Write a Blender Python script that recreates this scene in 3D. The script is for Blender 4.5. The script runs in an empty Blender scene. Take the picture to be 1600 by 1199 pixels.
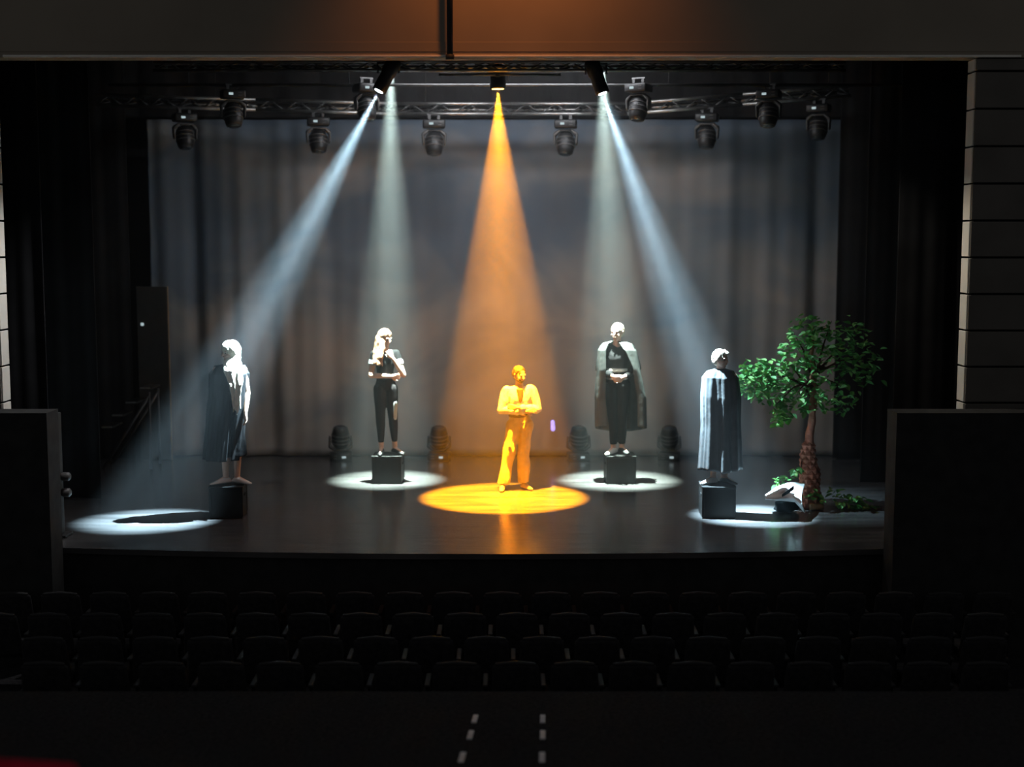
import bpy, bmesh, math, random
from mathutils import Vector, Matrix, noise
R = math.radians
S = bpy.context.scene
COL = S.collection

# ------------------------------------------------------------------ camera
F, PITCH, H = 2124.0, R(6.0), 3.3
cam_d = bpy.data.cameras.new('camera'); cam = bpy.data.objects.new('camera', cam_d); COL.objects.link(cam)
cam.location = (0, 0, H); cam.rotation_euler = (R(90) - PITCH, 0, 0)
cam_d.sensor_width = 36; cam_d.lens = 36 * F / 1600; cam_d.clip_end = 200
cam_d.dof.use_dof = True; cam_d.dof.focus_distance = 15.0; cam_d.dof.aperture_fstop = 0.7
S.camera = cam

def at(px, py, Y):
    """point of the place seen at a pixel, at distance Y in front of the camera position"""
    dx = (px - 800) / F; dy = (599.5 - py) / F
    d = Vector((dx, math.cos(PITCH) + dy * math.sin(PITCH), -math.sin(PITCH) + dy * math.cos(PITCH)))
    k = Y / d.y
    return Vector((d.x * k, Y, H + d.z * k))

def onz(px, py, z=0.0):
    dx = (px - 800) / F; dy = (599.5 - py) / F
    d = Vector((dx, math.cos(PITCH) + dy * math.sin(PITCH), -math.sin(PITCH) + dy * math.cos(PITCH)))
    k = (z - H) / d.z
    return Vector((d.x * k, d.y * k, z))

# ------------------------------------------------------------------ world, colour, lights
w = bpy.data.worlds.new('world'); S.world = w; w.use_nodes = True
w.node_tree.nodes['Background'].inputs[0].default_value = (0.9, 0.95, 1.0, 1)
w.node_tree.nodes['Background'].inputs[1].default_value = 0.062
S.view_settings.view_transform = 'Standard'; S.view_settings.look = 'None'
S.view_settings.exposure = 0.0; S.view_settings.gamma = 1.0; S.view_settings.use_curve_mapping = False
S.cycles.use_denoising = True
S.cycles.sample_clamp_indirect = 6.0
S.cycles.max_bounces = 6
S.cycles.diffuse_bounces = 3

def spot(name, loc, target, power, col, angle, blend, radius):
    l = bpy.data.lights.new(name, 'SPOT'); l.energy = power; l.color = col
    l.spot_size = R(angle); l.spot_blend = blend; l.shadow_soft_size = radius
    o = bpy.data.objects.new(name, l); COL.objects.link(o); o.location = loc
    o.rotation_euler = (Vector(target) - Vector(loc)).to_track_quat('-Z', 'Y').to_euler()
    return o

def area(name, loc, target, power, col, sx, sy):
    l = bpy.data.lights.new(name, 'AREA'); l.shape = 'RECTANGLE'; l.size = sx; l.size_y = sy; l.energy = power; l.color = col
    o = bpy.data.objects.new(name, l); COL.objects.link(o); o.location = loc
    o.rotation_euler = (Vector(target) - Vector(loc)).to_track_quat('-Z', 'Y').to_euler()
    return o

COOL = (0.56, 0.84, 1.0); PALE = (0.78, 1.0, 0.90); AMBER = (1.0, 0.33, 0.008)
# the five lit stage lanterns: lens position, aim point
L1, A1 = at(590, 146, 16.52), onz(238, 814)
L2, A2 = at(611, 98, 18.25), onz(605, 750)
L3, A3 = at(778, 143, 17.1), onz(787, 778)
L4, A4 = at(941, 98, 18.25), onz(966, 751)
L5, A5 = at(943, 150, 16.52), onz(1172, 806)
# each lantern: its wide field and the hot centre of its reflector
for nm, L, A, pw, pc, col, ang, core, bl, rad in (
        ('front_left', L1, A1, 40000, 70000, COOL, 16.0, 6.5, 0.9, 0.010),
        ('front_right', L5, A5, 42000, 70000, COOL, 16.5, 6.5, 0.95, 0.010),
        ('rear_left', L2, A2, 32000, 24000, PALE, 17.5, 9.0, 0.8, 0.03),
        ('rear_right', L4, A4, 32000, 24000, PALE, 18.5, 9.0, 0.8, 0.03),
        ('amber', L3, A3, 54000, 36000, AMBER, 25.0, 12.0, 0.35, 0.012)):
    spot('spot_beam_' + nm, L, A, pw, col, ang, bl, rad)
    spot('spot_core_' + nm, L, A, pc, col, core, 1.0, rad)
# unseen amber wash lamp above the proscenium; added fills for tree, returns and backdrop
spot('spot_fill_tree', L5, (3.15, 16.8, 1.1), 1500, COOL, 30, 1.0, 0.03)  # added fill from the lantern position, brightens the tree and white cloth
spot('spot_amber_header_wash', (0.0, 13.2, 7.9), (0.0, 14.4, 6.5), 260, (1.0, 0.30, 0.06), 95, 1.0, 0.15)
spot('spot_return_fill_left', (-3.2, 14.95, 5.5), (-5.37, 14.58, 1.9), 480, (0.95, 0.97, 1.0), 46, 1.0, 0.05)  # added fill with no lamp body, brightens the left return tiles
spot('spot_return_fill_right', (2.9, 14.95, 5.5), (4.93, 14.58, 1.9), 230, (1.0, 0.92, 0.78), 46, 1.0, 0.05)  # matching added fill for the right return tiles
area('area_backdrop_fill', (0, 17.6, 5.9), (0, 20.9, 1.6), 88, (0.88, 0.90, 0.95), 3.0, 0.3)  # added fill without a fixture, lifts the backdrop

# ------------------------------------------------------------------ materials
def mat(name, col, rough=0.7, spec=0.4, metal=0.0, var=0.0, scale=6.0, bump=0.0, bscale=40.0, emit=None, estr=0.0, stretch=None, sheen=0.0):
    m = bpy.data.materials.new(name); m.use_nodes = True
    nt = m.node_tree; b = nt.nodes['Principled BSDF']
    b.inputs['Base Color'].default_value = (*col, 1); b.inputs['Roughness'].default_value = rough
    b.inputs['Specular IOR Level'].default_value = spec; b.inputs['Metallic'].default_value = metal
    if sheen: b.inputs['Sheen Weight'].default_value = sheen
    tc = nt.nodes.new('ShaderNodeTexCoord'); mp = nt.nodes.new('ShaderNodeMapping')
    nt.links.new(tc.outputs['Object'], mp.inputs[0])
    if stretch: mp.inputs['Scale'].default_value = stretch
    if var:
        n = nt.nodes.new('ShaderNodeTexNoise'); n.inputs['Scale'].default_value = scale; n.inputs['Detail'].default_value = 4
        nt.links.new(mp.outputs[0], n.inputs[0])
        r = nt.nodes.new('ShaderNodeValToRGB'); r.color_ramp.elements[0].position = 0.3; r.color_ramp.elements[1].position = 0.7
        r.color_ramp.elements[0].color = (*[c * (1 - var) for c in col], 1)
        r.color_ramp.elements[1].color = (*[min(1, c * (1 + var)) for c in col], 1)
        nt.links.new(n.outputs[0], r.inputs[0]); nt.links.new(r.outputs[0], b.inputs['Base Color'])
    if bump:
        n = nt.nodes.new('ShaderNodeTexNoise'); n.inputs['Scale'].default_value = bscale; n.inputs['Detail'].default_value = 3
        nt.links.new(mp.outputs[0], n.inputs[0])
        bp = nt.nodes.new('ShaderNodeBump'); bp.inputs['Strength'].default_value = bump; bp.inputs['Distance'].default_value = 0.02
        nt.links.new(n.outputs[0], bp.inputs['Height']); nt.links.new(bp.outputs[0], b.inputs['Normal'])
    if emit:
        b.inputs['Emission Color'].default_value = (*emit, 1); b.inputs['Emission Strength'].default_value = estr
    return m

M = {}
M['stage'] = mat('stage_floor_black', (0.075, 0.072, 0.072), 0.22, 0.5, var=0.45, scale=3.0, bump=0.10, bscale=9, stretch=(0.35, 2.2, 1))
M['black'] = mat('black_paint', (0.03, 0.03, 0.03), 0.6, 0.3, var=0.2)
M['stage_face'] = mat('stage_face_black', (0.034, 0.033, 0.032), 0.85, 0.1, var=0.2)
M['velour'] = mat('black_velour', (0.020, 0.020, 0.021), 0.95, 0.05, var=0.3, scale=2)
M['plaster'] = mat('header_plaster', (0.27, 0.225, 0.175), 0.8, 0.2, var=0.08, scale=1.2)
M['trim'] = mat('header_trim', (0.8, 0.74, 0.66), 0.6, 0.3, var=0.1)
M['panel'] = mat('wall_panel_dark', (0.13, 0.115, 0.10), 0.8, 0.15, var=0.12, scale=2)
M['joint'] = mat('wall_joint_black', (0.02, 0.02, 0.02), 0.9, 0.1)
M['tile'] = mat('return_tile_pale', (0.72, 0.68, 0.60), 0.6, 0.3, var=0.06, scale=3)
M['carpet'] = mat('carpet_dark', (0.036, 0.034, 0.035), 0.95, 0.05, var=0.4, scale=30, bump=0.3, bscale=200)
M['seatfab'] = mat('seat_fabric_dark', (0.036, 0.034, 0.035), 0.95, 0.05, var=0.3, scale=20)
M['seatrim'] = mat('seat_rim_plastic', (0.034, 0.032, 0.032), 0.6, 0.2)
M['tape'] = mat('step_marker_pale', (0.9, 0.84, 0.84), 0.5, 0.4, var=0.1)
M['redfab'] = mat('red_fabric', (0.55, 0.01, 0.04), 0.8, 0.2, var=0.2, scale=15)
M['metal'] = mat('rig_metal', (0.35, 0.34, 0.33), 0.38, 0.5, 0.9, var=0.2, scale=9)
M['dmetal'] = mat('dark_rig_metal', (0.10, 0.10, 0.10), 0.5, 0.4, 0.6, var=0.2)
M['plastic'] = mat('fixture_plastic', (0.012, 0.012, 0.013), 0.48, 0.5, var=0.2)
M['plastic_g'] = mat('fixture_yoke_grey', (0.09, 0.085, 0.082), 0.45, 0.5, var=0.15)
M['lensglass'] = mat('lens_glass_dark', (0.05, 0.06, 0.07), 0.08, 0.8)
M['pale_glow'] = mat('small_pale_glow', (0.1, 0.12, 0.12), 0.3, 0.5, emit=(0.75, 0.95, 1.0), estr=0.5)  # emission stands for glints on the moving heads; also lights the flat's indicator
M['lens_cool'] = mat('lamp_lens_cool', (0.9, 0.9, 0.9), 0.3, emit=(0.85, 0.95, 1.0), estr=14)
M['lens_amber'] = mat('lamp_lens_amber', (0.9, 0.6, 0.2), 0.3, emit=(1.0, 0.45, 0.08), estr=14)
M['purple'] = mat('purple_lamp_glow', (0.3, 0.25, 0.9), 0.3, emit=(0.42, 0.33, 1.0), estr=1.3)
M['box'] = mat('black_box_wood', (0.010, 0.010, 0.010), 0.55, 0.3, var=0.3, scale=5)
M['skin'] = mat('skin', (0.62, 0.40, 0.30), 0.5, 0.4, var=0.06, scale=12)
M['white_shirt'] = mat('white_shirt', (0.75, 0.73, 0.68), 0.8, 0.2, var=0.05, bump=0.3, bscale=25)
M['black_cloth'] = mat('black_clothing', (0.006, 0.0056, 0.006), 0.9, 0.06, var=0.25, bump=0.3, bscale=25)
M['black_legs'] = mat('black_legging', (0.007, 0.005, 0.006), 0.9, 0.2, var=0.2)
M['cape_black'] = mat('cape_satin_black', (0.050, 0.052, 0.054), 0.42, 0.45, var=0.2, bump=0.2, bscale=14)
M['cape_dark'] = mat('cape_matt_black', (0.010, 0.010, 0.011), 0.7, 0.25, var=0.2, bump=0.2, bscale=14)
M['cape_grey'] = mat('cape_grey_sheer', (0.045, 0.048, 0.046), 0.6, 0.3, var=0.25, bump=0.2, bscale=14)
M['tan'] = mat('tan_trousers', (0.50, 0.36, 0.22), 0.85, 0.15, var=0.12, scale=9, bump=0.3, bscale=20)
M['belt'] = mat('dark_belt', (0.05, 0.03, 0.025), 0.6, 0.3)
M['hair_blond'] = mat('hair_pale_blond', (0.72, 0.64, 0.50), 0.55, 0.4, var=0.2, scale=60, bump=0.6, bscale=90, stretch=(1, 1, 0.15))
M['hair_brown'] = mat('hair_brown', (0.30, 0.16, 0.09), 0.5, 0.4, var=0.4, scale=50, bump=0.6, bscale=90, stretch=(1, 1, 0.15))
M['hair_dark'] = mat('hair_dark', (0.035, 0.022, 0.015), 0.5, 0.4, var=0.3, scale=50, bump=0.6, bscale=90)
M['hair_fair'] = mat('hair_short_fair', (0.50, 0.43, 0.34), 0.6, 0.3, var=0.2, scale=50, bump=0.6, bscale=90)
M['shoe_white'] = mat('pale_shoe', (0.72, 0.68, 0.64), 0.5, 0.4)
M['shoe_black'] = mat('black_shoe', (0.02, 0.02, 0.02), 0.45, 0.4)
M['eye'] = mat('eye_dark', (0.02, 0.015, 0.012), 0.2, 0.5)
M['denim'] = mat('pale_knee_patch', (0.40, 0.46, 0.45), 0.8, 0.2, var=0.15)
M['leaf'] = mat('leaf_green', (0.13, 0.42, 0.12), 0.5, 0.4, var=0.25, scale=3)
M['leaf2'] = mat('leaf_light_green', (0.26, 0.55, 0.16), 0.5, 0.4, var=0.25, scale=3)
M['bark'] = mat('bark_redbrown', (0.40, 0.17, 0.12), 0.85, 0.2, var=0.35, scale=8, bump=0.6, bscale=30)
M['branch'] = mat('branch_brown', (0.09, 0.045, 0.03), 0.85, 0.2, var=0.35, scale=8)
M['white_cloth'] = mat('white_satin_cloth', (0.75, 0.80, 0.82), 0.5, 0.4, var=0.05)
M['navy'] = mat('dark_blue_lining', (0.01, 0.025, 0.035), 0.6, 0.3)
M['wood_tan'] = mat('tan_log', (0.42, 0.28, 0.16), 0.8, 0.2, var=0.2, scale=10)
M['flat'] = mat('scenery_flat_dark_grey', (0.038, 0.038, 0.036), 0.8, 0.2, var=0.15)
M['steel'] = mat('step_nosing_steel', (0.30, 0.30, 0.28), 0.45, 0.5, 0.7)

def backdrop_mat():
    m = bpy.data.materials.new('painted_cloud_cloth'); m.use_nodes = True; nt = m.node_tree; b = nt.nodes['Principled BSDF']
    b.inputs['Roughness'].default_value = 0.85; b.inputs['Specular IOR Level'].default_value = 0.15
    tc = nt.nodes.new('ShaderNodeTexCoord'); mp = nt.nodes.new('ShaderNodeMapping'); mp.inputs['Scale'].default_value = (0.42, 1, 0.62)
    mp.inputs['Location'].default_value = (0.35, 0.0, 0.4)
    nt.links.new(tc.outputs['Object'], mp.inputs[0])
    n = nt.nodes.new('ShaderNodeTexNoise'); n.inputs['Scale'].default_value = 1.0; n.inputs['Detail'].default_value = 3; n.inputs['Distortion'].default_value = 0.6
    nt.links.new(mp.outputs[0], n.inputs[0])
    # colour shifts to pale peach cloud low down on the cloth, blue high up
    sx = nt.nodes.new('ShaderNodeSeparateXYZ'); nt.links.new(tc.outputs['Object'], sx.inputs[0])
    mr = nt.nodes.new('ShaderNodeMapRange'); mr.inputs[1].default_value = 0.0; mr.inputs[2].default_value = 5.0; mr.inputs[3].default_value = 0.13; mr.inputs[4].default_value = -0.12
    nt.links.new(sx.outputs[2], mr.inputs[0])
    ad = nt.nodes.new('ShaderNodeMath'); ad.operation = 'ADD'; nt.links.new(n.outputs[0], ad.inputs[0]); nt.links.new(mr.outputs[0], ad.inputs[1])
    r = nt.nodes.new('ShaderNodeValToRGB'); e = r.color_ramp.elements
    e[0].position = 0.36; e[0].color = (0.13, 0.165, 0.21, 1); e[1].position = 0.68; e[1].color = (0.40, 0.35, 0.315, 1)
    x = e.new(0.50); x.color = (0.24, 0.25, 0.26, 1)
    nt.links.new(ad.outputs[0], r.inputs[0]); nt.links.new(r.outputs[0], b.inputs['Base Color'])
    return m
M['backdrop'] = backdrop_mat()

# ------------------------------------------------------------------ helpers
def link(name, me, parent=None, m=None, smooth=False):
    if m is not None and not me.materials:
        me.materials.append(M[m] if isinstance(m, str) else m)
    if smooth:
        for p in me.polygons: p.use_smooth = True
    o = bpy.data.objects.new(name, me); COL.objects.link(o)
    if parent: o.parent = parent
    return o

def obj(name, bm, m, parent=None, smooth=False):
    me = bpy.data.meshes.new(name); bm.normal_update(); bm.to_mesh(me); bm.free()
    return link(name, me, parent, m, smooth)

def tag(o, label=None, cat=None, group=None, kind=None):
    if label: o['label'] = label
    if cat: o['category'] = cat
    if group: o['group'] = group
    if kind: o['kind'] = kind
    return o

def thing(name, loc, label, cat, group=None, rotz=0):
    o = bpy.data.objects.new(name, None); COL.objects.link(o); o.location = loc; o.rotation_euler = (0, 0, rotz)
    o.empty_display_size = 0.1
    return tag(o, label, cat, group)

def copy_tree(o, parent=None):
    c = o.copy(); COL.objects.link(c)
    if parent: c.parent = parent
    for ch in list(o.children): copy_tree(ch, c)
    return c

def box(bm, c, s, rot=None, bevel=0.0):
    r = bmesh.ops.create_cube(bm, size=1)
    vs = r['verts']
    mt = Matrix.Translation(Vector(c)) @ (rot.to_4x4() if rot else Matrix.Identity(4)) @ Matrix.Diagonal((*s, 1))
    bmesh.ops.transform(bm, matrix=mt, verts=vs)
    if bevel:
        es = list({e for v in vs for e in v.link_edges})
        bmesh.ops.bevel(bm, geom=es, offset=bevel, segments=2, affect='EDGES', profile=0.5)

def tube(bm, p0, p1, r0, r1=None, n=12):
    p0, p1 = Vector(p0), Vector(p1); r1 = r0 if r1 is None else r1
    d = p1 - p0; L = d.length
    r = bmesh.ops.create_cone(bm, cap_ends=True, segments=n, radius1=r0, radius2=r1, depth=L)
    q = d.to_track_quat('Z', 'Y')
    bmesh.ops.transform(bm, matrix=Matrix.Translation((p0 + p1) / 2) @ q.to_matrix().to_4x4(), verts=r['verts'])

def lathe(bm, prof, n=20, mtx=None):
    rings = []
    for (r, z) in prof:
        rings.append([bm.verts.new((r * math.cos(2 * math.pi * i / n), r * math.sin(2 * math.pi * i / n), z)) for i in range(n)])
    for a, b in zip(rings, rings[1:]):
        for i in range(n): bm.faces.new((a[i], a[(i + 1) % n], b[(i + 1) % n], b[i]))
    bm.faces.new(list(reversed(rings[0]))); bm.faces.new(rings[-1])
    if mtx: bmesh.ops.transform(bm, matrix=mtx, verts=[v for rg in rings for v in rg])

NB = bmesh.new
ICO = None
def ico_pts():
    global ICO
    if ICO is None:
        b = bmesh.new(); bmesh.ops.create_icosphere(b, subdivisions=2, radius=1); ICO = [v.co.copy() for v in b.verts]; b.free()
    return ICO

def hull(bm, balls, mtx=None):
    """convex hull of ellipsoids [(centre, radius or (rx,ry,rz)), ...]"""
    vs = []
    for c, r in balls:
        if not hasattr(r, '__len__'): r = (r, r, r)
        for p in ico_pts():
            q = Vector((c[0] + p.x * r[0], c[1] + p.y * r[1], c[2] + p.z * r[2]))
            if mtx is not None: q = mtx @ q
            vs.append(bm.verts.new(q))
    res = bmesh.ops.convex_hull(bm, input=vs)
    junk = [e for e in res['geom_interior'] if isinstance(e, bmesh.types.BMVert)] + [e for e in res['geom_unused'] if isinstance(e, bmesh.types.BMVert)]
    bmesh.ops.delete(bm, geom=list(set(junk)), context='VERTS')

def chain(bm, pts, mtx=None):
    for a, b in zip(pts, pts[1:]): hull(bm, [a, b], mtx)

def fuse(name, bm, voxel, m, parent, smooth_it=4, wrinkle=0.0, wfreq=9.0):
    """one continuous surface out of overlapping closed shapes"""
    me = bpy.data.meshes.new(name); bm.normal_update(); bm.to_mesh(me); bm.free()
    t = bpy.data.objects.new('temp', me); COL.objects.link(t)
    md = t.modifiers.new('r', 'REMESH'); md.mode = 'VOXEL'; md.voxel_size = voxel
    sm = t.modifiers.new('s', 'SMOOTH'); sm.iterations = smooth_it; sm.factor = 0.5
    dg = bpy.context.evaluated_depsgraph_get()
    me2 = bpy.data.meshes.new_from_object(t.evaluated_get(dg)); me2.name = name
    bpy.data.objects.remove(t); bpy.data.meshes.remove(me)
    if wrinkle:
        ns = [v.normal.copy() for v in me2.vertices]
        for v, n in zip(me2.vertices, ns):
            v.co += n * wrinkle * (noise.noise(Vector((v.co.x * wfreq, v.co.y * wfreq, v.co.z * wfreq * 0.55))))
    me2.materials.clear()
    return link(name, me2, parent, m, smooth=True)

def bent_sheet(name, fn, nu, nv, m, parent, thick=0.006, mods=True):
    me = bpy.data.meshes.new(name)
    vs = [tuple(fn(i / nu, j / nv)) for j in range(nv + 1) for i in range(nu + 1)]
    fs = [(j * (nu + 1) + i, j * (nu + 1) + i + 1, (j + 1) * (nu + 1) + i + 1, (j + 1) * (nu + 1) + i) for j in range(nv) for i in range(nu)]
    me.from_pydata(vs, [], fs); me.update()
    o = link(name, me, parent, m, smooth=True)
    if thick:
        s = o.modifiers.new('thickness', 'SOLIDIFY'); s.thickness = thick; s.offset = 0
    return o

# ------------------------------------------------------------------ the setting
YF = onz(780, 866).y          # stage front edge (centre)
YB = onz(780, 713).y          # foot of the backdrop
YP = 14.45                    # plane of the proscenium wall
AUD = -1.2                    # auditorium floor by the stage
XL, XR = at(4, 637, 14.45).x, at(1525, 95, 14.45).x          # proscenium returns
ZTOP = at(760, 90, YP).z

bm = NB()                     # stage floor: bowed front edge
top = []; N = 40
x0, x1 = -5.6, 5.1
def front(x): return YF + 0.0135 * (x + 0.2) ** 2
for k in range(N + 1):
    x = x0 + (x1 - x0) * k / N
    top.append((x, front(x)))
ring = [bm.verts.new((x, y, 0)) for x, y in top] + [bm.verts.new((x1 + 2.0, YP + 0.5, 0)), bm.verts.new((x1 + 2.0, YB + 1.6, 0)), bm.verts.new((x0 - 2.0, YB + 1.6, 0)), bm.verts.new((x0 - 2.0, YP + 0.5, 0))]
f = bm.faces.new(ring)
r = bmesh.ops.extrude_face_region(bm, geom=[f]); bmesh.ops.translate(bm, verts=[v for v in r['geom'] if isinstance(v, bmesh.types.BMVert)], vec=(0, 0, -0.06))
bmesh.ops.recalc_face_normals(bm, faces=bm.faces)
tag(obj('floor', bm, 'stage'), 'glossy black stage floor with a bowed front edge', kind='structure')

bm = NB()                     # black stage face below the edge
a = []; b_ = []
for x, y in top:
    a.append(bm.verts.new((x, y + 0.03, -0.06))); b_.append(bm.verts.new((x, y + 0.03, AUD)))
for k in range(N): bm.faces.new((a[k], b_[k], b_[k + 1], a[k + 1]))
o = obj('wall_stage_front', bm, 'stage_face'); tag(o, 'black face below the stage edge', kind='structure')
so = o.modifiers.new('t', 'SOLIDIFY'); so.thickness = 0.04; so.offset = -1

def setbox(name, c, s, m, label):
    bm = NB(); box(bm, c, s); o = obj(name, bm, m); return tag(o, label, kind='structure')

setbox('wall_back', (0, YB + 1.7, 3.5), (15.2, 0.1, 9.4), 'black', 'black rear wall behind the backdrop')
setbox('ceiling', (0, 18.4, 7.9), (15.2, 8.2, 0.1), 'black', 'black stage house ceiling')
setbox('wall_left', (-7.6, 18.4, 3.5), (0.1, 8.2, 9.4), 'black', 'black left wing wall')
setbox('wall_right', (7.1, 18.4, 3.5), (0.1, 8.2, 9.4), 'black', 'black right wing wall')
setbox('floor_auditorium', (0, 9.2, AUD - 0.05), (18, 10.8, 0.1), 'carpet', 'dark carpeted auditorium floor')
# header
hd = setbox('wall_front_header', (0, YP + 0.12, ZTOP + 1.2), (17.6, 0.24, 2.4), 'plaster', 'plaster header above the stage opening')
bm = NB(); box(bm, (0, YP - 0.010, ZTOP + 0.012), (10.6, 0.05, 0.024), bevel=0.006)
tag(obj('trim_1', bm, 'trim'), 'thin pale trim along the lower edge of the header', kind='structure')
bm = NB(); box(bm, (0, YP - 0.002, ZTOP + 0.11), (17.6, 0.012, 0.10), bevel=0.004)  # band added where the header fades into shade
tag(obj('trim_2', bm, 'plaster'), 'added shallow band for the shaded fade on the header', kind='structure')

# side piers: panelled faces and tiled returns
ROW = 57.0 * YP / F
ZLOW = at(800, 637, YP).z
def pier(side, xin, xout):
    s = 1 if xout > xin else -1
    zc0, zc1 = AUD, ZTOP
    core = setbox('wall_front_' + side, ((xin + xout) / 2 + s * 0.02, YP + 0.14, (zc0 + zc1) / 2), (abs(xout - xin) - 0.04, 0.20, zc1 - zc0), 'joint',
                  'dark panelled wall beside the stage opening, ' + side)
    pm = tm = None
    z = at(800, 170, YP).z + 2 * ROW
    k = 0
    while z > AUD + 0.1:
        zt, zb = min(z, ZTOP - 0.0), max(z - ROW, AUD)
        if zt - zb > 0.05:
            x = xin
            while s * (xout - x) > 0.1:
                wdt = min(1.7, abs(xout - x))
                bm = NB(); box(bm, (x + s * wdt / 2, YP + 0.018, (zt + zb) / 2), (wdt - 0.02, 0.045, zt - zb - 0.022), bevel=0.006)
                obj('panel', bm, 'panel', core)
                x += s * 1.7
            if zb > ZLOW - 0.5:
                zb2 = max(zb, ZLOW - 0.3)
                bm = NB(); box(bm, (xin + s * 0.012, YP + 0.135, (zt + zb2) / 2), (0.028, 0.22, zt - zb2 - 0.020), bevel=0.004)
                obj('tile', bm, 'tile', core)
        z -= ROW; k += 1
    return core
pier('right', XR, 8.8)
pier('left', XL, -8.8)
# low black side walls in front of the piers
setbox('wall_low_right', ((at(1392, 640, 14.2).x + 8.8) / 2, 14.15, (ZLOW + AUD) / 2), (8.8 - at(1392, 640, 14.2).x, 0.36, ZLOW - AUD), 'stage_face', 'low black wall right of the stage edge')
setbox('wall_low_left', ((at(84, 640, 14.2).x - 8.8) / 2, 14.15, (ZLOW + AUD) / 2), (8.8 + at(84, 640, 14.2).x, 0.36, ZLOW - AUD), 'stage_face', 'low black wall left of the stage edge')

# ------------------------------------------------------------------ cloths
def drape(name, xa, xb, Y, z0, z1, fold, amp, m, nu=260, seed=0, yfun=None, sag=0.0):
    rnd = random.Random(seed); ph = [rnd.uniform(0, 6.28) for _ in range(6)]
    def fn(u, v):
        x = xa + (xb - xa) * u; z = z0 + (z1 - z0) * v
        A = amp(u) if callable(amp) else amp
        wv = math.sin(fold * x + ph[0] + 0.8 * math.sin(0.7 * x + ph[1])) + 0.45 * math.sin(fold * 2.3 * x + ph[2] + 0.2 * z) + 0.25 * math.sin(fold * 4.1 * x + ph[3])
        y = Y + A * wv * (0.65 + 0.35 * (1 - v))
        if yfun: y += yfun(x, z)
        return (x, y, z + (sag * math.sin(u * 37 + ph[4]) * (1 - v) if sag else 0))
    return bent_sheet(name, fn, nu, 44, m, None, 0.01)

xa, xb = at(238, 500, YB).x, at(1312, 500, YB).x
zt = at(780, 187, YB).z
def bamp(u):
    e = abs(u - 0.55) * 2
    return 0.016 + 0.048 * min(1, max(0, (e - 0.25)) * 1.3)
rw = random.Random(4)
bd = drape('backdrop_cloth', xa, xb, YB + 0.02, 0.012, zt, 5.2, bamp, 'backdrop', nu=420, seed=3,
           yfun=lambda x, z: 0.03 * noise.noise(Vector((x * 1.6, z * 1.3, 2.0))) - 0.03 * max(0, 1 - z / 0.25) * abs(math.sin(3 * x)), sag=0.0)
tag(bd, 'wide painted cloud and blue sky backdrop cloth hanging at the rear of the stage', 'backdrop')

legs = [
    (at(-10, 500, 15.3).x, at(70, 500, 15.3).x, 15.3, 'black wing curtain just behind the left edge of the stage opening'),
    (at(20, 500, 17.2).x, at(150, 500, 17.2).x, 17.2, 'black wing curtain on the left, the middle one of three'),
    (at(90, 500, 20.4).x, at(205, 500, 20.4).x, 20.4, 'black wing curtain on the left nearest the backdrop'),
    (at(1400, 500, 15.3).x, at(1560, 500, 15.3).x, 15.3, 'black wing curtain just behind the right edge of the stage opening'),
    (at(1350, 500, 18.4).x, at(1500, 500, 18.4).x, 18.4, 'black wing curtain on the right behind the tree'),
    (at(1306, 500, 20.4).x, at(1460, 500, 20.4).x, 20.4, 'black wing curtain on the right nearest the backdrop'),
]
for i, (a_, c_, Y, lb) in enumerate(legs):
    o = drape('wing_curtain', a_, c_, Y, 0.01, 6.9, 9, 0.018, 'velour', nu=90, seed=20 + i)
    tag(o, lb, 'curtain', 'black wing curtains')
o = drape('border_curtain', -6.2, 6.2, 20.75, at(780, 184, 20.75).z, 7.3, 9, 0.03, 'velour', nu=200, seed=50)
tag(o, 'black border curtain across the top of the backdrop', 'curtain')

# ------------------------------------------------------------------ rigging
def ybar(px):    # rear truss bows in the picture towards both ends
    if px < 620: return 178 - (620 - px) / 445 * 13
    if px > 980: return 178 - (px - 980) / 320 * 26
    return 178
def truss(name, label, pts, gap, rad, m='metal'):
    t = thing(name, pts[0], label, 'truss', 'stage lighting trusses'); base = Vector(pts[0])
    offs = [Vector((0, 0, 0)), Vector((0, 0, gap)), Vector((0, gap * 0.9, gap * 0.5))]
    for of in offs:
        bm = NB()
        for p, q in zip(pts, pts[1:]):
            tube(bm, Vector(p) + of - base, Vector(q) + of - base, rad, n=10)
        obj('chord', bm, m, t, True)
    bm = NB(); L = 0.0
    for p, q in zip(pts, pts[1:]):
        p, q = Vector(p), Vector(q); n = max(1, int((q - p).length / 0.34))
        for i in range(n):
            a = p.lerp(q, i / n); b = p.lerp(q, (i + 0.5) / n); c = p.lerp(q, (i + 1) / n)
            for A, B in ((a, b + offs[1]), (b + offs[1], c), (a, b + offs[2]), (b + offs[2], c), (a + offs[1], b + offs[2]), (b + offs[2], c + offs[1])):
                tube(bm, A - base, B - base, rad * 0.45, n=6)
    o = obj('lattice', bm, 'dmetal', t, True); o['kind'] = 'stuff'
    for k in range(4):
        p = Vector(pts[0]).lerp(Vector(pts[-1]), (k + 0.5) / 4); i_ = int((k + 0.5) / 4 * (len(pts) - 1)); f_ = (k + 0.5) / 4 * (len(pts) - 1) - i_
        p = Vector(pts[i_]).lerp(Vector(pts[i_ + 1]), f_) + offs[1]
        c = NB(); tube(c, p - base, Vector((p.x, p.y, 7.845)) - base, 0.007, n=6); obj('cable', c, 'black', t, True)
    return t
zf = at(780, 110, 16.6).z
truss('lighting_truss', 'front lighting truss just under the header carrying the three lit lanterns', [(-4.3, 16.6, zf), (4.0, 16.6, zf)], 0.10, 0.020)
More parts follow.
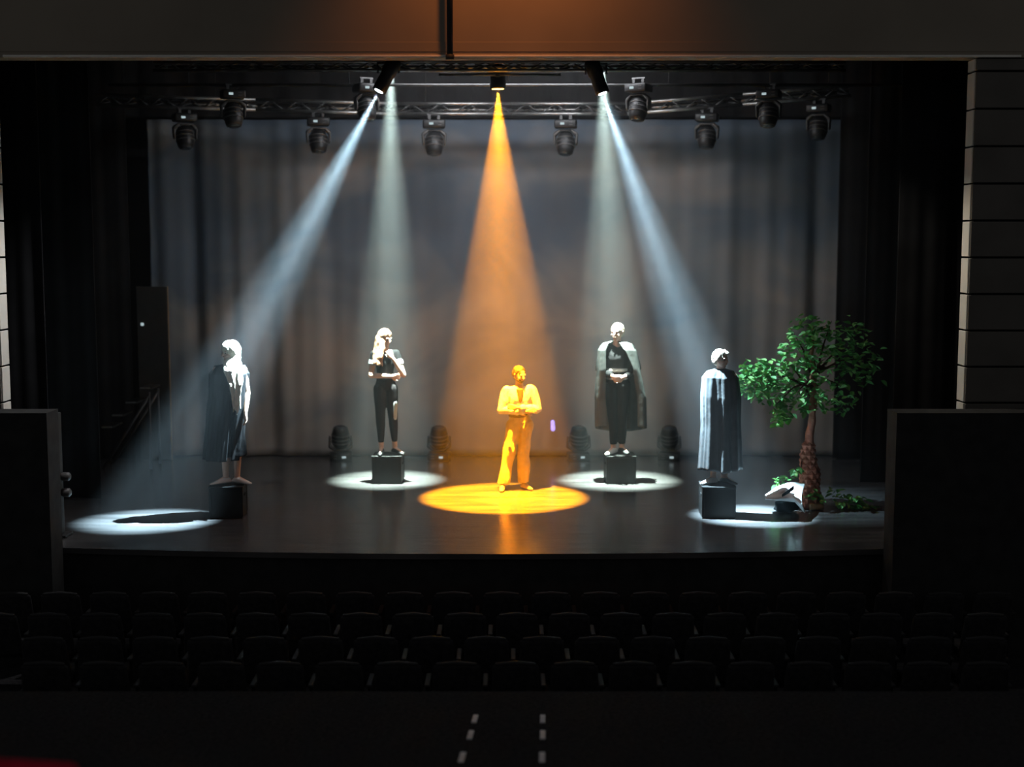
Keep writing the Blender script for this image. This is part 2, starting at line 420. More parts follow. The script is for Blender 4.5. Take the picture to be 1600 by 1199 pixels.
def pipe(name, label, pts, rad):
    base = pts[0]
    bm = NB()
    for p, q in zip(pts, pts[1:]): tube(bm, p - base, q - base, rad, n=10)
    t = thing(name, base, label, 'batten')
    obj('pipe', bm, 'dmetal', t, True)
    for k in range(5):
        p = pts[0].lerp(pts[-1], (k + 0.5) / 5)
        c = NB(); tube(c, p - base, Vector((p.x, p.y, 7.85)) - base, 0.008, n=6); obj('cable', c, 'dmetal', t, True)
pipe('lighting_batten', 'thin dark pipe batten between the front and rear trusses', [at(170, 133, 17.9), at(1420, 133, 17.9)], 0.02)
pipe('lighting_batten', 'short pipe batten hidden high behind the header, carrying the two rear lanterns', [Vector((-2.4, 18.3, L2.z + 0.7)), Vector((2.2, 18.3, L2.z + 0.7))], 0.02)
Yr = 19.4
truss('lighting_truss', 'rear lighting truss over the backdrop top carrying the row of dark moving heads', [at(px, ybar(px), Yr) for px in (150, 400, 620, 800, 980, 1160, 1330)], 0.14, 0.024)
# header pole
bm = NB(); p = at(703, 90, 14.3); tube(bm, (0, 0, 0), (0, 0, 2.2), 0.032, n=12)
pl = thing('hanging_pole', p, 'dark vertical pole hanging in front of the header', 'pole'); obj('pipe', bm, 'black', pl, True)
bm = NB(); tube(bm, (0, 0, -0.02), (0, 0, 0.03), 0.045, n=12); obj('end_cap', bm, 'black', pl, True)

# moving heads ------------------------------------------------------
def moving_head(tilt):
    t = bpy.data.objects.new('moving_head_light', None); COL.objects.link(t)
    bm = NB(); box(bm, (0, 0, 0.06), (0.33, 0.27, 0.12), bevel=0.022); obj('base', bm, 'plastic', t, True)
    bm = NB(); box(bm, (0.045, -0.138, 0.062), (0.06, 0.008, 0.032)); obj('pale_glow', bm, 'pale_glow', t)  # added glowing panel, stands for the glint of beam light on the base
    bm = NB()
    for k in range(2): box(bm, (-0.08, -0.137, 0.04 + 0.04 * k), (0.05, 0.006, 0.012))
    obj('buttons', bm, 'plastic_g', t)
    # curved yoke: a U of two arms and a bowed cross piece
    bm = NB()
    chain(bm, [((-0.16, 0, 0.33), (0.020, 0.055, 0.05)), ((-0.165, 0, 0.22), (0.022, 0.06, 0.04)), ((-0.09, 0, 0.155), (0.03, 0.065, 0.022)),
               ((0.09, 0, 0.155), (0.03, 0.065, 0.022)), ((0.165, 0, 0.22), (0.022, 0.06, 0.04)), ((0.16, 0, 0.33), (0.020, 0.055, 0.05))])
    obj('yoke', bm, 'plastic_g', t, True)
    mt = Matrix.Translation((0, 0, 0.34)) @ Matrix.Rotation(tilt, 4, 'X')
    bm = NB(); lathe(bm, [(0.05, -0.16), (0.095, -0.145), (0.125, -0.09), (0.135, -0.02), (0.135, 0.04), (0.120, 0.12), (0.105, 0.165), (0.09, 0.17)], 24, mt)
    h = obj('head', bm, 'plastic', t, True)
    bm = NB()
    for z in (-0.06, 0.0, 0.06):
        lathe(bm, [(0.137, z - 0.008), (0.141, z), (0.137, z + 0.008)], 24, mt)
    obj('cooling_ring', bm, 'plastic_g', h, True)
    bm = NB(); lathe(bm, [(0.088, 0.165), (0.080, 0.178), (0.03, 0.184)], 20, mt); obj('lens', bm, 'lensglass', h, True)
    bm = NB(); box(bm, (-0.07, 0, -0.035), (0.04, 0.04, 0.07)); box(bm, (0.07, 0, -0.035), (0.04, 0.04, 0.07)); tube(bm, (-0.1, 0, -0.075), (0.1, 0, -0.075), 0.018)
    return t, bm
proto, cl = moving_head(R(15)); cl.free()
floor_px = [(532, 'far left, left of the woman in black leggings'), (686, 'between the woman in leggings and the man in tan trousers'),
            (904, 'left of the man in the open grey cape'), (1046, 'right of the man in the open grey cape')]
for i, (px, lb) in enumerate(floor_px):
    o = proto if i == 0 else copy_tree(proto)
    p = onz(px, 720, 0.0); o.location = (p.x, YB - 0.38, 0.0); o.rotation_euler = (0, 0, R([8, -5, 6, -10][i]))
    tag(o, 'unlit floor moving head, ' + lb, 'stage light', 'moving heads on the floor')
proto2, cl = moving_head(R(18))
obj('clamp', cl, 'dmetal', proto2)
up = [(288, 'leftmost of the rear row'), (497, 'left of the left white beam'), (678, 'left of the amber beam'), (884, 'right of the amber beam'),
      (1105, 'fifth from the left in the rear row'), (1280, 'rightmost of the rear row')]
for i, (px, lb) in enumerate(up):
    o = proto2 if i == 0 else copy_tree(proto2)
    p = at(px, ybar(px), Yr); o.location = (p.x, Yr, p.z - 0.085); o.rotation_euler = (R(180), 0, R(180 + [25, 10, 5, -5, -15, -25][i])); o.scale = (0.95,) * 3
    tag(o, 'unlit black moving head on the rear truss, ' + lb, 'stage light', 'moving heads on the rear truss')
mid = [(363, 'over the left of the stage'), (572, 'left of the lit left lantern'), (998, 'right of the lit right lantern'), (1202, 'over the right of the stage')]
for i, (px, lb) in enumerate(mid):
    o = copy_tree(proto2)
    p = at(px, 112, 17.9); o.location = (p.x, 17.9, at(px, 133, 17.9).z - 0.085 + (0.10 if i in (1, 2) else 0.02)); o.rotation_euler = (R(180), 0, R(180 + [20, 30, -30, -20][i])); o.scale = (0.92,) * 3
    tag(o, 'unlit black moving head on the middle pipe batten, ' + lb, 'stage light', 'moving heads on the middle batten')

# lit lanterns --------------------------------------------------------
def lantern(label, lens, aim, lensmat, length, rad, lrad, top, bary=16.6):
    d = (Vector(aim) - Vector(lens)).normalized(); back = Vector(lens) - d * 0.0
    t = thing('stage_lantern', lens, label, 'stage light', 'lit stage lanterns')
    q = d.to_track_quat('-Z', 'Y').to_matrix().to_4x4()      # local -Z looks along the beam
    bm = NB()
    lathe(bm, [(lrad * 1.02, 0.012), (rad * 0.98, 0.0), (rad, 0.06), (rad * 0.95, length * 0.5), (rad * 1.1, length * 0.55), (rad * 1.1, length * 0.9), (rad * 0.7, length)], 22, Matrix.Translation(d * 0.0) @ q)
    obj('body', bm, 'plastic', t, True)
    bm = NB(); lathe(bm, [(lrad, 0.0), (lrad, 0.010)], 22, Matrix.Translation(d * 0.004) @ q); obj('lens', bm, lensmat, t)
    mid_ = -d * length * 0.55
    bm = NB(); tz = top - lens.z
    tube(bm, mid_ + Vector((-rad - 0.04, 0, 0)), mid_ + Vector((-rad - 0.04, 0, max(0.12, tz - mid_.z - 0.02))), 0.012)
    tube(bm, mid_ + Vector((rad + 0.04, 0, 0)), mid_ + Vector((rad + 0.04, 0, max(0.12, tz - mid_.z - 0.02))), 0.012)
    zz = mid_.z + max(0.12, tz - mid_.z - 0.02) - mid_.z
    tube(bm, mid_ + Vector((-rad - 0.05, 0, zz)), mid_ + Vector((rad + 0.05, 0, zz)), 0.014)
    obj('yoke', bm, 'dmetal', t, True)
    tp_ = mid_ + Vector((0, 0, zz)); bar = Vector((lens.x + tp_.x, bary, top)) - lens
    bm = NB(); tube(bm, tp_, bar, 0.016); box(bm, bar, (0.06, 0.06, 0.06), bevel=0.01); obj('clamp', bm, 'dmetal', t, True)
    return t
# lens discs sit a little behind the spots so that they do not shade them
def bk(L, A, s): return L - (Vector(A) - Vector(L)).normalized() * s
lantern('lit lantern on the front truss sending the slanting white beam down left', bk(L1, A1, 0.03), A1, 'lens_cool', 0.44, 0.085, 0.05, zf)
lantern('lit lantern on the front truss sending the slanting white beam down right', bk(L5, A5, 0.03), A5, 'lens_cool', 0.44, 0.085, 0.05, zf)
lantern('amber lit lantern at the centre between the two slanting white beams', bk(L3, A3, 0.03), A3, 'lens_amber', 0.30, 0.10, 0.072, zf, 17.0)
pipe('lighting_batten', 'short pipe batten at the centre carrying the amber lantern', [Vector((-0.9, 17.0, zf)), Vector((0.6, 17.0, zf))], 0.02)
lantern('lantern high behind the left front lantern, above the woman in leggings', bk(L2, A2, 0.20), A2, 'lens_cool', 0.40, 0.14, 0.10, L2.z + 0.7, 18.3)
lantern('lantern high behind the right front lantern, above the man in the grey cape', bk(L4, A4, 0.20), A4, 'lens_cool', 0.40, 0.14, 0.10, L2.z + 0.7, 18.3)

# small purple lamp clipped on the backdrop
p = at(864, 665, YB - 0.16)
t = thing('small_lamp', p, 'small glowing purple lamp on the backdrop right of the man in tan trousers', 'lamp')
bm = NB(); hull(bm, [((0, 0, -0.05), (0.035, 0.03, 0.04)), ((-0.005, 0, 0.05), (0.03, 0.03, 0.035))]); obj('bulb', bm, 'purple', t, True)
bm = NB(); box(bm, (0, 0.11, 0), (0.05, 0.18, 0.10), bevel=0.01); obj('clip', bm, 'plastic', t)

# ------------------------------------------------------------------ boxes
BH = 0.385
def rostrum(px, py, label, rot=0):
    p = onz(px, py, 0)
    t = thing('box_stand', (p.x, p.y + 0.2, 0), label, 'box', 'black boxes the performers stand on', rot)
    bm = NB(); box(bm, (0, 0, BH / 2 - 0.012), (0.39, 0.39, BH - 0.03), bevel=0.004); obj('body', bm, 'box', t)
    bm = NB(); box(bm, (0, 0, BH - 0.012), (0.41, 0.41, 0.024), bevel=0.005); obj('top_panel', bm, 'box', t)
    for sx in (-1, 1):
        bm = NB(); box(bm, (sx * 0.197, 0, BH * 0.68), (0.008, 0.11, 0.03), bevel=0.003); obj('hand_grip', bm, 'joint', t)
    for sx in (-1, 1):
        for sy in (-1, 1):
            bm = NB(); box(bm, (sx * 0.186, sy * 0.186, BH / 2), (0.03, 0.03, BH - 0.03), bevel=0.004); obj('corner_post', bm, 'box', t)
    return Vector((p.x, p.y + 0.2, BH))
B1 = rostrum(352, 811, 'black box at the front left under the person with long pale hair', R(3))
B2 = rostrum(605, 757, 'black box at the rear left under the woman in leggings', R(-2))
B4 = rostrum(970, 757, 'black box at the rear right under the man in the open grey cape', R(2))
B5 = rostrum(1124, 811, 'black box at the front right beside the tree', R(-2))

# ------------------------------------------------------------------ people
def hand(bm, wrist, d, nrm, curl, mtx, side=1, s=1.0):
    """palm, four unequal fingers with two bends each, and a thumb from the side of the palm"""
    wrist = Vector(wrist); d = Vector(d).normalized(); n = Vector(nrm).normalized(); x = d.cross(n).normalized() * side; n = x.cross(d).normalized() * side
    P = lambda a, b, c: wrist + (d * a + x * b + n * c) * s
    hull(bm, [(P(0.0, 0, 0), 0.022 * s), (P(0.075, 0.028, 0), 0.013 * s), (P(0.08, -0.028, 0), 0.013 * s), (P(0.03, 0.03, 0), 0.014 * s)], mtx)
    for k, (b, L) in enumerate(((0.031, 0.068), (0.011, 0.078), (-0.010, 0.072), (-0.030, 0.056))):
        a0 = P(0.078, b, 0); c1 = curl * 0.6; c2 = curl * 1.5
        p1 = a0 + (d * math.cos(c1) + n * math.sin(c1) + x * b * 1.5) * L * 0.5 * s
        p2 = p1 + (d * math.cos(c2) + n * math.sin(c2)) * L * 0.5 * s
        chain(bm, [(a0, 0.0105 * s), (p1, 0.0095 * s), (p2, 0.008 * s)], mtx)
    t0 = P(0.02, 0.028, 0); t1 = P(0.048, 0.058, 0.012); t2 = P(0.082, 0.062, 0.025)
    chain(bm, [(t0, 0.014 * s), (t1, 0.0105 * s), (t2, 0.009 * s)], mtx)

def head_shapes(bm, hm, eye_bm):
    """head at local origin (centre of skull), facing -y"""
    hull(bm, [((0, 0.012, 0.03), (0.077, 0.094, 0.088)), ((0, -0.015, -0.02), (0.066, 0.075, 0.07))], hm)
    hull(bm, [((0, -0.012, -0.03), (0.064, 0.07, 0.05)), ((0, -0.055, -0.088), (0.026, 0.026, 0.022))], hm)     # jaw to chin
    hull(bm, [((0, -0.088, 0.012), (0.010, 0.010, 0.012)), ((0, -0.108, -0.022), (0.014, 0.012, 0.010))], hm)    # nose
    hull(bm, [((-0.032, -0.078, 0.026), (0.02, 0.010, 0.008)), ((0.032, -0.078, 0.026), (0.02, 0.010, 0.008))], hm)  # brow
    for s in (-1, 1):
        hull(bm, [((s * 0.040, -0.070, -0.022), (0.02, 0.014, 0.016))], hm)                                      # cheek
        hull(bm, [((s * 0.077, 0.006, 0.012), (0.010, 0.018, 0.020)), ((s * 0.073, 0.0, -0.020), (0.008, 0.010, 0.012))], hm)  # ear
        hull(eye_bm[s], [((s * 0.030, -0.080, 0.004), (0.011, 0.008, 0.005))], hm)
    hull(bm, [((-0.018, -0.086, -0.050), (0.010, 0.010, 0.007)), ((0.018, -0.086, -0.050), (0.010, 0.010, 0.007))], hm)  # lips
    
def figure(name, label, loc, J, scale=1.0, turn=0.0, head_turn=0.0, head_tilt=0.0):
    """J: elbows, wrists, hand dirs, knees, ankles, toe dirs. Returns root and the figure's frames."""
    t = thing(name, loc, label, 'person', 'performers on the stage'); t.scale = (scale,) * 3
    RT = Matrix.Rotation(turn, 4, 'Z')
    w_ = J.get('w', 1.0)
    bm = NB()
    hip = [Vector((-0.085 * w_, 0, 0.92)), Vector((0.085 * w_, 0, 0.92))]
    sh = [Vector((-0.17 * w_, 0.0, 1.40)), Vector((0.17 * w_, 0.0, 1.40))]
    hull(bm, [((0, 0, 0.95), (0.15, 0.10, 0.10)), ((0, 0, 1.10), (0.115 * w_, 0.082, 0.06))], RT)
    hull(bm, [((0, 0, 1.10), (0.115 * w_, 0.082, 0.06)), ((0, 0.0, 1.27), (0.142 * w_, 0.105, 0.08))], RT)
    hull(bm, [((0, 0, 1.27), (0.142 * w_, 0.105, 0.08)), (sh[0] * 0.9 + Vector((0, 0.005, 0.13)), 0.05), (sh[1] * 0.9 + Vector((0, 0.005, 0.13)), 0.05)], RT)
    chain(bm, [((0, 0.01, 1.42), (0.075, 0.06, 0.03)), ((0, 0.008, 1.48), 0.055), ((0, -0.005, 1.56), 0.052)], RT)
    for i in (0, 1):
        k, a = Vector(J['knee'][i]), Vector(J['ankle'][i])
        chain(bm, [(hip[i], (0.088, 0.095, 0.09)), (k, 0.056)], RT)
        cf = k.lerp(a, 0.30) + Vector((0, 0.012, 0))
        chain(bm, [(k, 0.054), (cf, 0.053), (a, 0.036)], RT)
        td = Vector((math.sin(J['toe'][i]), -math.cos(J['toe'][i]), 0))
        hz = a.z - 0.065
        hull(bm, [(a - td * 0.035 + Vector((0, 0, -0.04)), (0.034, 0.034, 0.03)), (a + Vector((0, 0, -0.01)), 0.034), (a + td * 0.13 + Vector((0, 0, -0.055)), (0.036, 0.036, 0.018)), (a + td * 0.175 + Vector((0, 0, -0.060)), (0.026, 0.026, 0.014))], RT)
        e, wr = Vector(J['elbow'][i]), Vector(J['wrist'][i])
        chain(bm, [(sh[i], 0.054), (sh[i].lerp(e, 0.4), 0.047), (e, 0.038)], RT)
        chain(bm, [(e, 0.038), (e.lerp(wr, 0.3), 0.039), (wr, 0.026)], RT)
        hand(bm, wr + (wr - e).normalized() * 0.012, J['hd'][i], J['hn'][i], J['curl'][i], RT, side=(-1 if i == 0 else 1))
    HM = RT @ Matrix.Translation((0, -0.02, 1.618)) @ Matrix.Rotation(head_turn, 4, 'Z') @ Matrix.Rotation(head_tilt, 4, 'X')
    eb = {-1: NB(), 1: NB()}; head_shapes(bm, HM, eb)
    body = fuse('body', bm, 0.0065, 'skin', t, 3)
    obj('eye', eb[-1], 'eye', body, True); obj('eye', eb[1], 'eye', body, True)
    return t, RT, HM, hip, sh

def leg_cover(J, hip, bm, RT, add, ank_r, zstop, knee_r=None, w_=1.0):
    hull(bm, [((0, 0, 0.95), (0.15 + add, 0.10 + add, 0.10)), ((0, 0, 1.06), (0.125 * w_ + add, 0.088 + add, 0.03))], RT)
    for i in (0, 1):
        k, a = Vector(J['knee'][i]), Vector(J['ankle'][i])
        f = (k.z - zstop) / (k.z - a.z); e = k.lerp(a, f)
        kr = knee_r or 0.058 + add
        chain(bm, [(hip[i], (0.09 + add, 0.097 + add, 0.09)), (k, kr), (k.lerp(a, 0.3 * f) + Vector((0, 0.008, 0)), max(kr * 0.97, ank_r)), (e, (ank_r, ank_r, 0.012))], RT)

def torso_cover(bm, RT, w_, add, z0=1.02):
    hull(bm, [((0, 0, z0), (0.135 * w_ + add, 0.09 + add, 0.03)), ((0, 0, 1.14), (0.120 * w_ + add, 0.085 + add, 0.05))], RT)
    hull(bm, [((0, 0, 1.14), (0.120 * w_ + add, 0.085 + add, 0.05)), ((0, 0.0, 1.27), (0.145 * w_ + add, 0.108 + add, 0.08))], RT)
    hull(bm, [((0, 0, 1.27), (0.145 * w_ + add, 0.108 + add, 0.08)), ((-0.155 * w_, 0.005, 1.39), 0.052 + add), ((0.155 * w_, 0.005, 1.39), 0.052 + add), ((0, 0.012, 1.44), (0.065, 0.055, 0.02))], RT)

def shoe(J, i, RT, parent, m, add=0.008):
    a = Vector(J['ankle'][i]); td = Vector((math.sin(J['toe'][i]), -math.cos(J['toe'][i]), 0)); bm = NB()
    hull(bm, [(a - td * 0.035 + Vector((0, 0, -0.045)), (0.036 + add, 0.036 + add, 0.026)), (a + Vector((0, 0, -0.02)), 0.036 + add), (a + td * 0.13 + Vector((0, 0, -0.055)), (0.036 + add, 0.036 + add, 0.02)), (a + td * 0.18 + Vector((0, 0, -0.062)), (0.028 + add, 0.028 + add, 0.012))], RT)
    return fuse('shoe', bm, 0.008, m, parent, 3)

def cape(name, prof, a0, a1, nf, amp, m, parent, RT, hemfn=None, seed=1, widen=0.0):
    """prof: (z, rx, ry, cx, cy); angle 0 = front (-y), open between a1 and a0"""
    rnd = random.Random(seed); ph = [rnd.uniform(0, 6.28) for _ in range(5)]
    def ip(v):
        f = v * (len(prof) - 1); i = min(int(f), len(prof) - 2); f -= i; f = f * f * (3 - 2 * f) * 0.4 + f * 0.6
        return [prof[i][k] * (1 - f) + prof[i + 1][k] * f for k in range(5)]
    def fn(u, v):
        z, rx, ry, cx, cy = ip(v); s0_ = a0 + widen * min(1, v * 1.8) ** 2; th = s0_ + (a1 - s0_) * u
        g = amp * v ** 0.8 * (math.sin(nf * th + ph[0] + 0.9 * math.sin(2 * th + ph[1])) + 0.45 * math.sin(nf * 2.1 * th + ph[2] + 2 * v)) + 0.006 * noise.noise(Vector((th * 3, v * 6, seed)))
        p = Vector((cx + (rx + g) * math.sin(th), cy - (ry + g) * math.cos(th), z + (hemfn(u) * v if hemfn else 0)))
        return RT @ p
    return bent_sheet(name, fn, 150, 60, m, parent, 0.006)

def hair_cap(bm, HM, grow=0.012, back=0.0):
    hull(bm, [((0, 0.020, 0.040), (0.080 + grow, 0.092 + grow, 0.082 + grow * 1.2)), ((0, 0.045, -0.01), (0.074 + grow, 0.062 + grow, 0.07))], HM)

# -- person 1: front left, long pale hair, black cape --------------------------------
J1 = dict(w=0.92, knee=[(-0.075, -0.02, 0.50), (0.075, -0.02, 0.50)], ankle=[(-0.075, 0.0, 0.085), (0.06, 0.0, 0.085)], toe=[R(-62), R(58)],
          elbow=[(-0.19, 0.02, 1.13), (0.205, -0.03, 1.13)], wrist=[(-0.17, -0.08, 0.90), (0.185, -0.12, 0.90)],
          hd=[(0, -0.1, -1), (0.05, -0.15, -1)], hn=[(1, 0, 0), (-1, -0.4, 0)], curl=[0.5, 0.4])
pt, RT, HM, hip, sh = figure('person', 'person with long pale hair in a black cape on the front left box', B1 + Vector((0.055, -0.02, 0.0)), J1, 0.985, R(8), R(-50), R(6))
cape('cape', [(1.475, 0.07, 0.06, 0, 0.01), (1.455, 0.175, 0.10, 0, 0.01), (1.36, 0.232, 0.15, -0.005, 0.01), (1.05, 0.228, 0.20, -0.03, 0.02), (0.7, 0.222, 0.215, -0.065, 0.03), (0.31, 0.222, 0.235, -0.105, 0.04)],
     R(30), R(374), 8, 0.017, 'cape_dark', pt, RT, seed=3)
bm = NB(); torso_cover(bm, RT, 0.92, 0.010, 0.98); hull(bm, [((0, 0, 0.98), (0.14, 0.10, 0.03)), ((0, 0, 0.36), (0.19, 0.15, 0.02))], RT)
fuse('dress', bm, 0.010, 'black_cloth', pt, 4, 0.012)
bm = NB(); hair_cap(bm, HM, 0.026)
hull(bm, [((0.0, 0.06, 0.05), (0.105, 0.085, 0.085)), ((0.0, 0.07, -0.05), (0.100, 0.075, 0.08))], HM)
HB = lambda x, y, z: HM @ Vector((x, y, z))
hull(bm, [((0, 0.075, 0.01), (0.075, 0.052, 0.085)), ((0, 0.055, -0.10), (0.072, 0.05, 0.05))], HM)
rnd = random.Random(5)
for k in range(17):      # locks falling from the back of the head over the shoulder that faces the light
    a = -1.3 + 2.6 * k / 16
    s0 = RT @ Vector((0.03 + 0.075 * math.sin(a), 0.0 - 0.055 * math.cos(a), 1.56))
    s1 = Vector((0.050 + 0.110 * math.sin(a * 0.8), -0.125 - 0.03 * math.cos(a), 1.40))
    s2 = Vector((0.075 + 0.080 * math.sin(a * 0.7) + rnd.uniform(-.012, .012), -0.165 - 0.02 * rnd.random(), 1.24))
    s3 = Vector((0.080 + 0.055 * math.sin(a * 0.7) + rnd.uniform(-.012, .012), -0.178 - 0.015 * rnd.random(), 1.08 - 0.12 * rnd.random() - 0.09 * math.cos(a)))
    chain(bm, [(s0, 0.030), (RT @ s1, 0.021), (RT @ s2, 0.015), (RT @ s3, 0.005)])
fuse('hair', bm, 0.0065, 'hair_blond', pt, 2, 0.010, 24)
for i in (0, 1): shoe(J1, i, RT, pt, 'shoe_white', 0.006)

# -- person 2: rear left woman ---------------------------------------------------------
J2 = dict(w=0.88, knee=[(-0.075, -0.015, 0.50), (0.10, -0.03, 0.50)], ankle=[(-0.065, 0.01, 0.085), (0.125, -0.01, 0.085)], toe=[R(-14), R(26)],
          elbow=[(-0.205, -0.03, 1.11), (0.235, -0.12, 1.11)], wrist=[(0.045, -0.185, 1.105), (0.085, -0.15, 1.345)],
          hd=[(1, 0.05, 0.0), (-0.45, 0.15, 0.9)], hn=[(0, 1, 0), (0.0, 1, 0.3)], curl=[0.7, 0.9])
pt, RT, HM, hip, sh = figure('person', 'woman with long brown hair, bare arms and black leggings on the rear left box', B2 + Vector((-0.03, 0.0, 0)), J2, 0.985, R(14), R(34), R(14))
bm = NB(); leg_cover(J2, hip, bm, RT, 0.008, 0.040, 0.17, w_=0.88); fuse('leggings', bm, 0.009, 'black_legs', pt, 3, 0.005)
bm = NB(); torso_cover(bm, RT, 0.88, 0.012)
for i in (0, 1):
    s_ = sh[i]; e = Vector(J2['elbow'][i]); chain(bm, [(s_, 0.062), (s_.lerp(e, 0.42), (0.060, 0.060, 0.03))], RT)
fuse('top', bm, 0.009, 'black_cloth', pt, 3, 0.010)
bm = NB(); 
for i in (0, 1):
    s_ = sh[i]; e = Vector(J2['elbow'][i]); chain(bm, [(s_.lerp(e, 0.36), 0.063), (s_.lerp(e, 0.46), (0.064, 0.064, 0.02))], RT)
fuse('sleeve_cuff', bm, 0.010, 'denim', pt, 2)
bm = NB(); k = Vector(J2['knee'][1]); hull(bm, [(k + Vector((0.022, -0.050, 0.20)), (0.036, 0.03, 0.05)), (k + Vector((0.016, -0.046, 0.02)), (0.032, 0.026, 0.04))], RT)
o = fuse('knee_patch', bm, 0.008, 'denim', pt, 3); o['label'] = 'pale patch on the knee of the leggings'
bm = NB(); hair_cap(bm, HM, 0.014)
hull(bm, [((0, 0.07, 0.0), (0.075, 0.05, 0.08)), ((-0.03, 0.06, -0.10), (0.065, 0.045, 0.04))], HM)
rnd = random.Random(9)
for k in range(16):
    a = k / 15
    s0 = HM @ Vector((-0.085 + 0.03 * a, 0.06 - 0.09 * a, 0.0))
    s1 = RT @ Vector((-0.135 + 0.09 * a, -0.02 - 0.095 * a, 1.47))
    s2 = RT @ Vector((-0.165 + 0.10 * a + rnd.uniform(-.01, .01), -0.06 - 0.08 * a, 1.36))
    s3 = RT @ Vector((-0.165 + 0.10 * a + rnd.uniform(-.02, .02), -0.10 - 0.045 * a, 1.30 - 0.06 * rnd.random()))
    chain(bm, [(s0, 0.030), (s1, 0.026), (s2, 0.019), (s3, 0.006)])
fuse('hair', bm, 0.0065, 'hair_brown', pt, 2, 0.010, 24)
for i in (0, 1): shoe(J2, i, RT, pt, 'shoe_black', 0.004)

# -- person 3: amber man ---------------------------------------------------------------
J3 = dict(w=1.03, knee=[(-0.15, -0.03, 0.50), (0.06, -0.03, 0.50)], ankle=[(-0.235, -0.03, 0.085), (0.07, 0.02, 0.085)], toe=[R(-14), R(28)],
          elbow=[(-0.25, -0.04, 1.13), (0.26, -0.04, 1.13)], wrist=[(0.06, -0.20, 1.13), (-0.04, -0.235, 1.185)],
          hd=[(1, 0.05, 0.06), (-1, 0.1, 0.1)], hn=[(0, 1, 0), (0, 1, 0)], curl=[0.4, 0.4])
p3 = onz(811, 765, 0)
pt, RT, HM, hip, sh = figure('person', 'bearded man with crossed arms and wide trousers standing in the amber light', p3 + Vector((0, 0, 0)), J3, 0.95, R(8), R(30), R(16))
bm = NB(); leg_cover(J3, hip, bm, RT, 0.016, 0.088, 0.10, 0.086, 1.03); fuse('trousers', bm, 0.010, 'tan', pt, 3, 0.022, 8)
bm = NB(); hull(bm, [((0, 0, 1.045), (0.158, 0.118, 0.035)), ((0, 0, 1.085), (0.150, 0.112, 0.02))], RT); fuse('belt', bm, 0.010, 'belt', pt, 3, 0.006)
bm = NB(); torso_cover(bm, RT, 1.05, 0.020, 1.08)
for i in (0, 1):
    s_ = sh[i]; e = Vector(J3['elbow'][i]); w3 = Vector(J3['wrist'][i])
    chain(bm, [(s_, 0.074), (s_.lerp(e, 0.5), 0.072), (e, 0.060), (e.lerp(w3, 0.86), (0.045, 0.045, 0.045))], RT)
fuse('shirt', bm, 0.010, 'white_shirt', pt, 3, 0.022, 11)
bm = NB(); hull(bm, [((0, -0.118, 1.29), (0.030, 0.018, 0.06)), ((0, -0.085, 1.42), (0.055, 0.03, 0.02))], RT)
o = fuse('shirt_neck_opening', bm, 0.009, 'belt', pt, 2); o['label'] = 'dark vest showing in the open shirt neck'
bm = NB(); hair_cap(bm, HM, 0.008); b3 = fuse('hair', bm, 0.0075, 'hair_dark', pt, 2, 0.010, 30)
bm = NB(); hull(bm, [((0, -0.064, -0.080), (0.032, 0.028, 0.025)), ((-0.045, -0.045, -0.055), (0.020, 0.030, 0.022)), ((0.045, -0.045, -0.055), (0.020, 0.030, 0.022))], HM)
fuse('beard', bm, 0.0065, 'hair_dark', pt, 2, 0.006, 30)

# -- person 4: rear right man in open cape ------------------------------------------------
J4 = dict(w=1.05, knee=[(-0.045, -0.02, 0.50), (0.075, -0.015, 0.50)], ankle=[(-0.035, -0.01, 0.085), (0.075, 0.02, 0.085)], toe=[R(-30), R(28)],
          elbow=[(-0.23, 0.03, 1.13), (0.27, 0.03, 1.14)], wrist=[(-0.06, -0.185, 1.06), (0.10, -0.17, 1.05)],
          hd=[(0.5, -0.5, -0.25), (-1, -0.1, -0.1)], hn=[(0.7, 0.7, 0), (0, 1, 0)], curl=[1.25, 1.0])
pt, RT, HM, hip, sh = figure('person', 'man in black with an open grey cape standing on the rear right box', B4 + Vector((-0.05, 0.0, 0)), J4, 1.035, R(-4), R(-26), R(6))
bm = NB(); leg_cover(J4, hip, bm, RT, 0.012, 0.050, 0.14, 0.068, 1.05); fuse('trousers', bm, 0.009, 'black_cloth', pt, 3, 0.010)
bm = NB(); torso_cover(bm, RT, 1.05, 0.014, 1.00)
for i in (0, 1):
    s_ = sh[i]; e = Vector(J4['elbow'][i]); w4 = Vector(J4['wrist'][i]); chain(bm, [(s_, 0.064), (e, 0.052), (e.lerp(w4, 0.85), 0.042)], RT)
fuse('shirt', bm, 0.009, 'black_cloth', pt, 3, 0.012)
for (z, m_, nm) in ((1.005, 'shoe_white', 'belt'), (1.115, 'white_shirt', 'sash')):
    bm = NB(); hull(bm, [((0, -0.004, z), (0.152, 0.118, 0.022)), ((0, -0.004, z + 0.028), (0.148, 0.115, 0.012))], RT); fuse(nm, bm, 0.008, m_, pt, 3, 0.008)
prof4 = [(1.50, 0.075, 0.06, 0, 0.015), (1.475, 0.195, 0.11, 0, 0.0), (1.38, 0.262, 0.16, 0.0, 0.0), (1.12, 0.295, 0.20, 0.02, 0.01), (0.75, 0.350, 0.21, 0.05, 0.03), (0.36, 0.350, 0.21, 0.060, 0.04)]
cape('cape', prof4, R(6), R(325), 6, 0.032, 'cape_grey', pt, RT, seed=8, widen=R(34), hemfn=lambda u: 0.06 * math.cos(u * 6.28) - 0.03)
bm = NB(); hair_cap(bm, HM, 0.006); fuse('hair', bm, 0.0075, 'hair_fair', pt, 2, 0.006, 30)
bm = NB(); shoe(J4, 0, RT, pt, 'shoe_white', 0.006); shoe(J4, 1, RT, pt, 'shoe_black', 0.006)

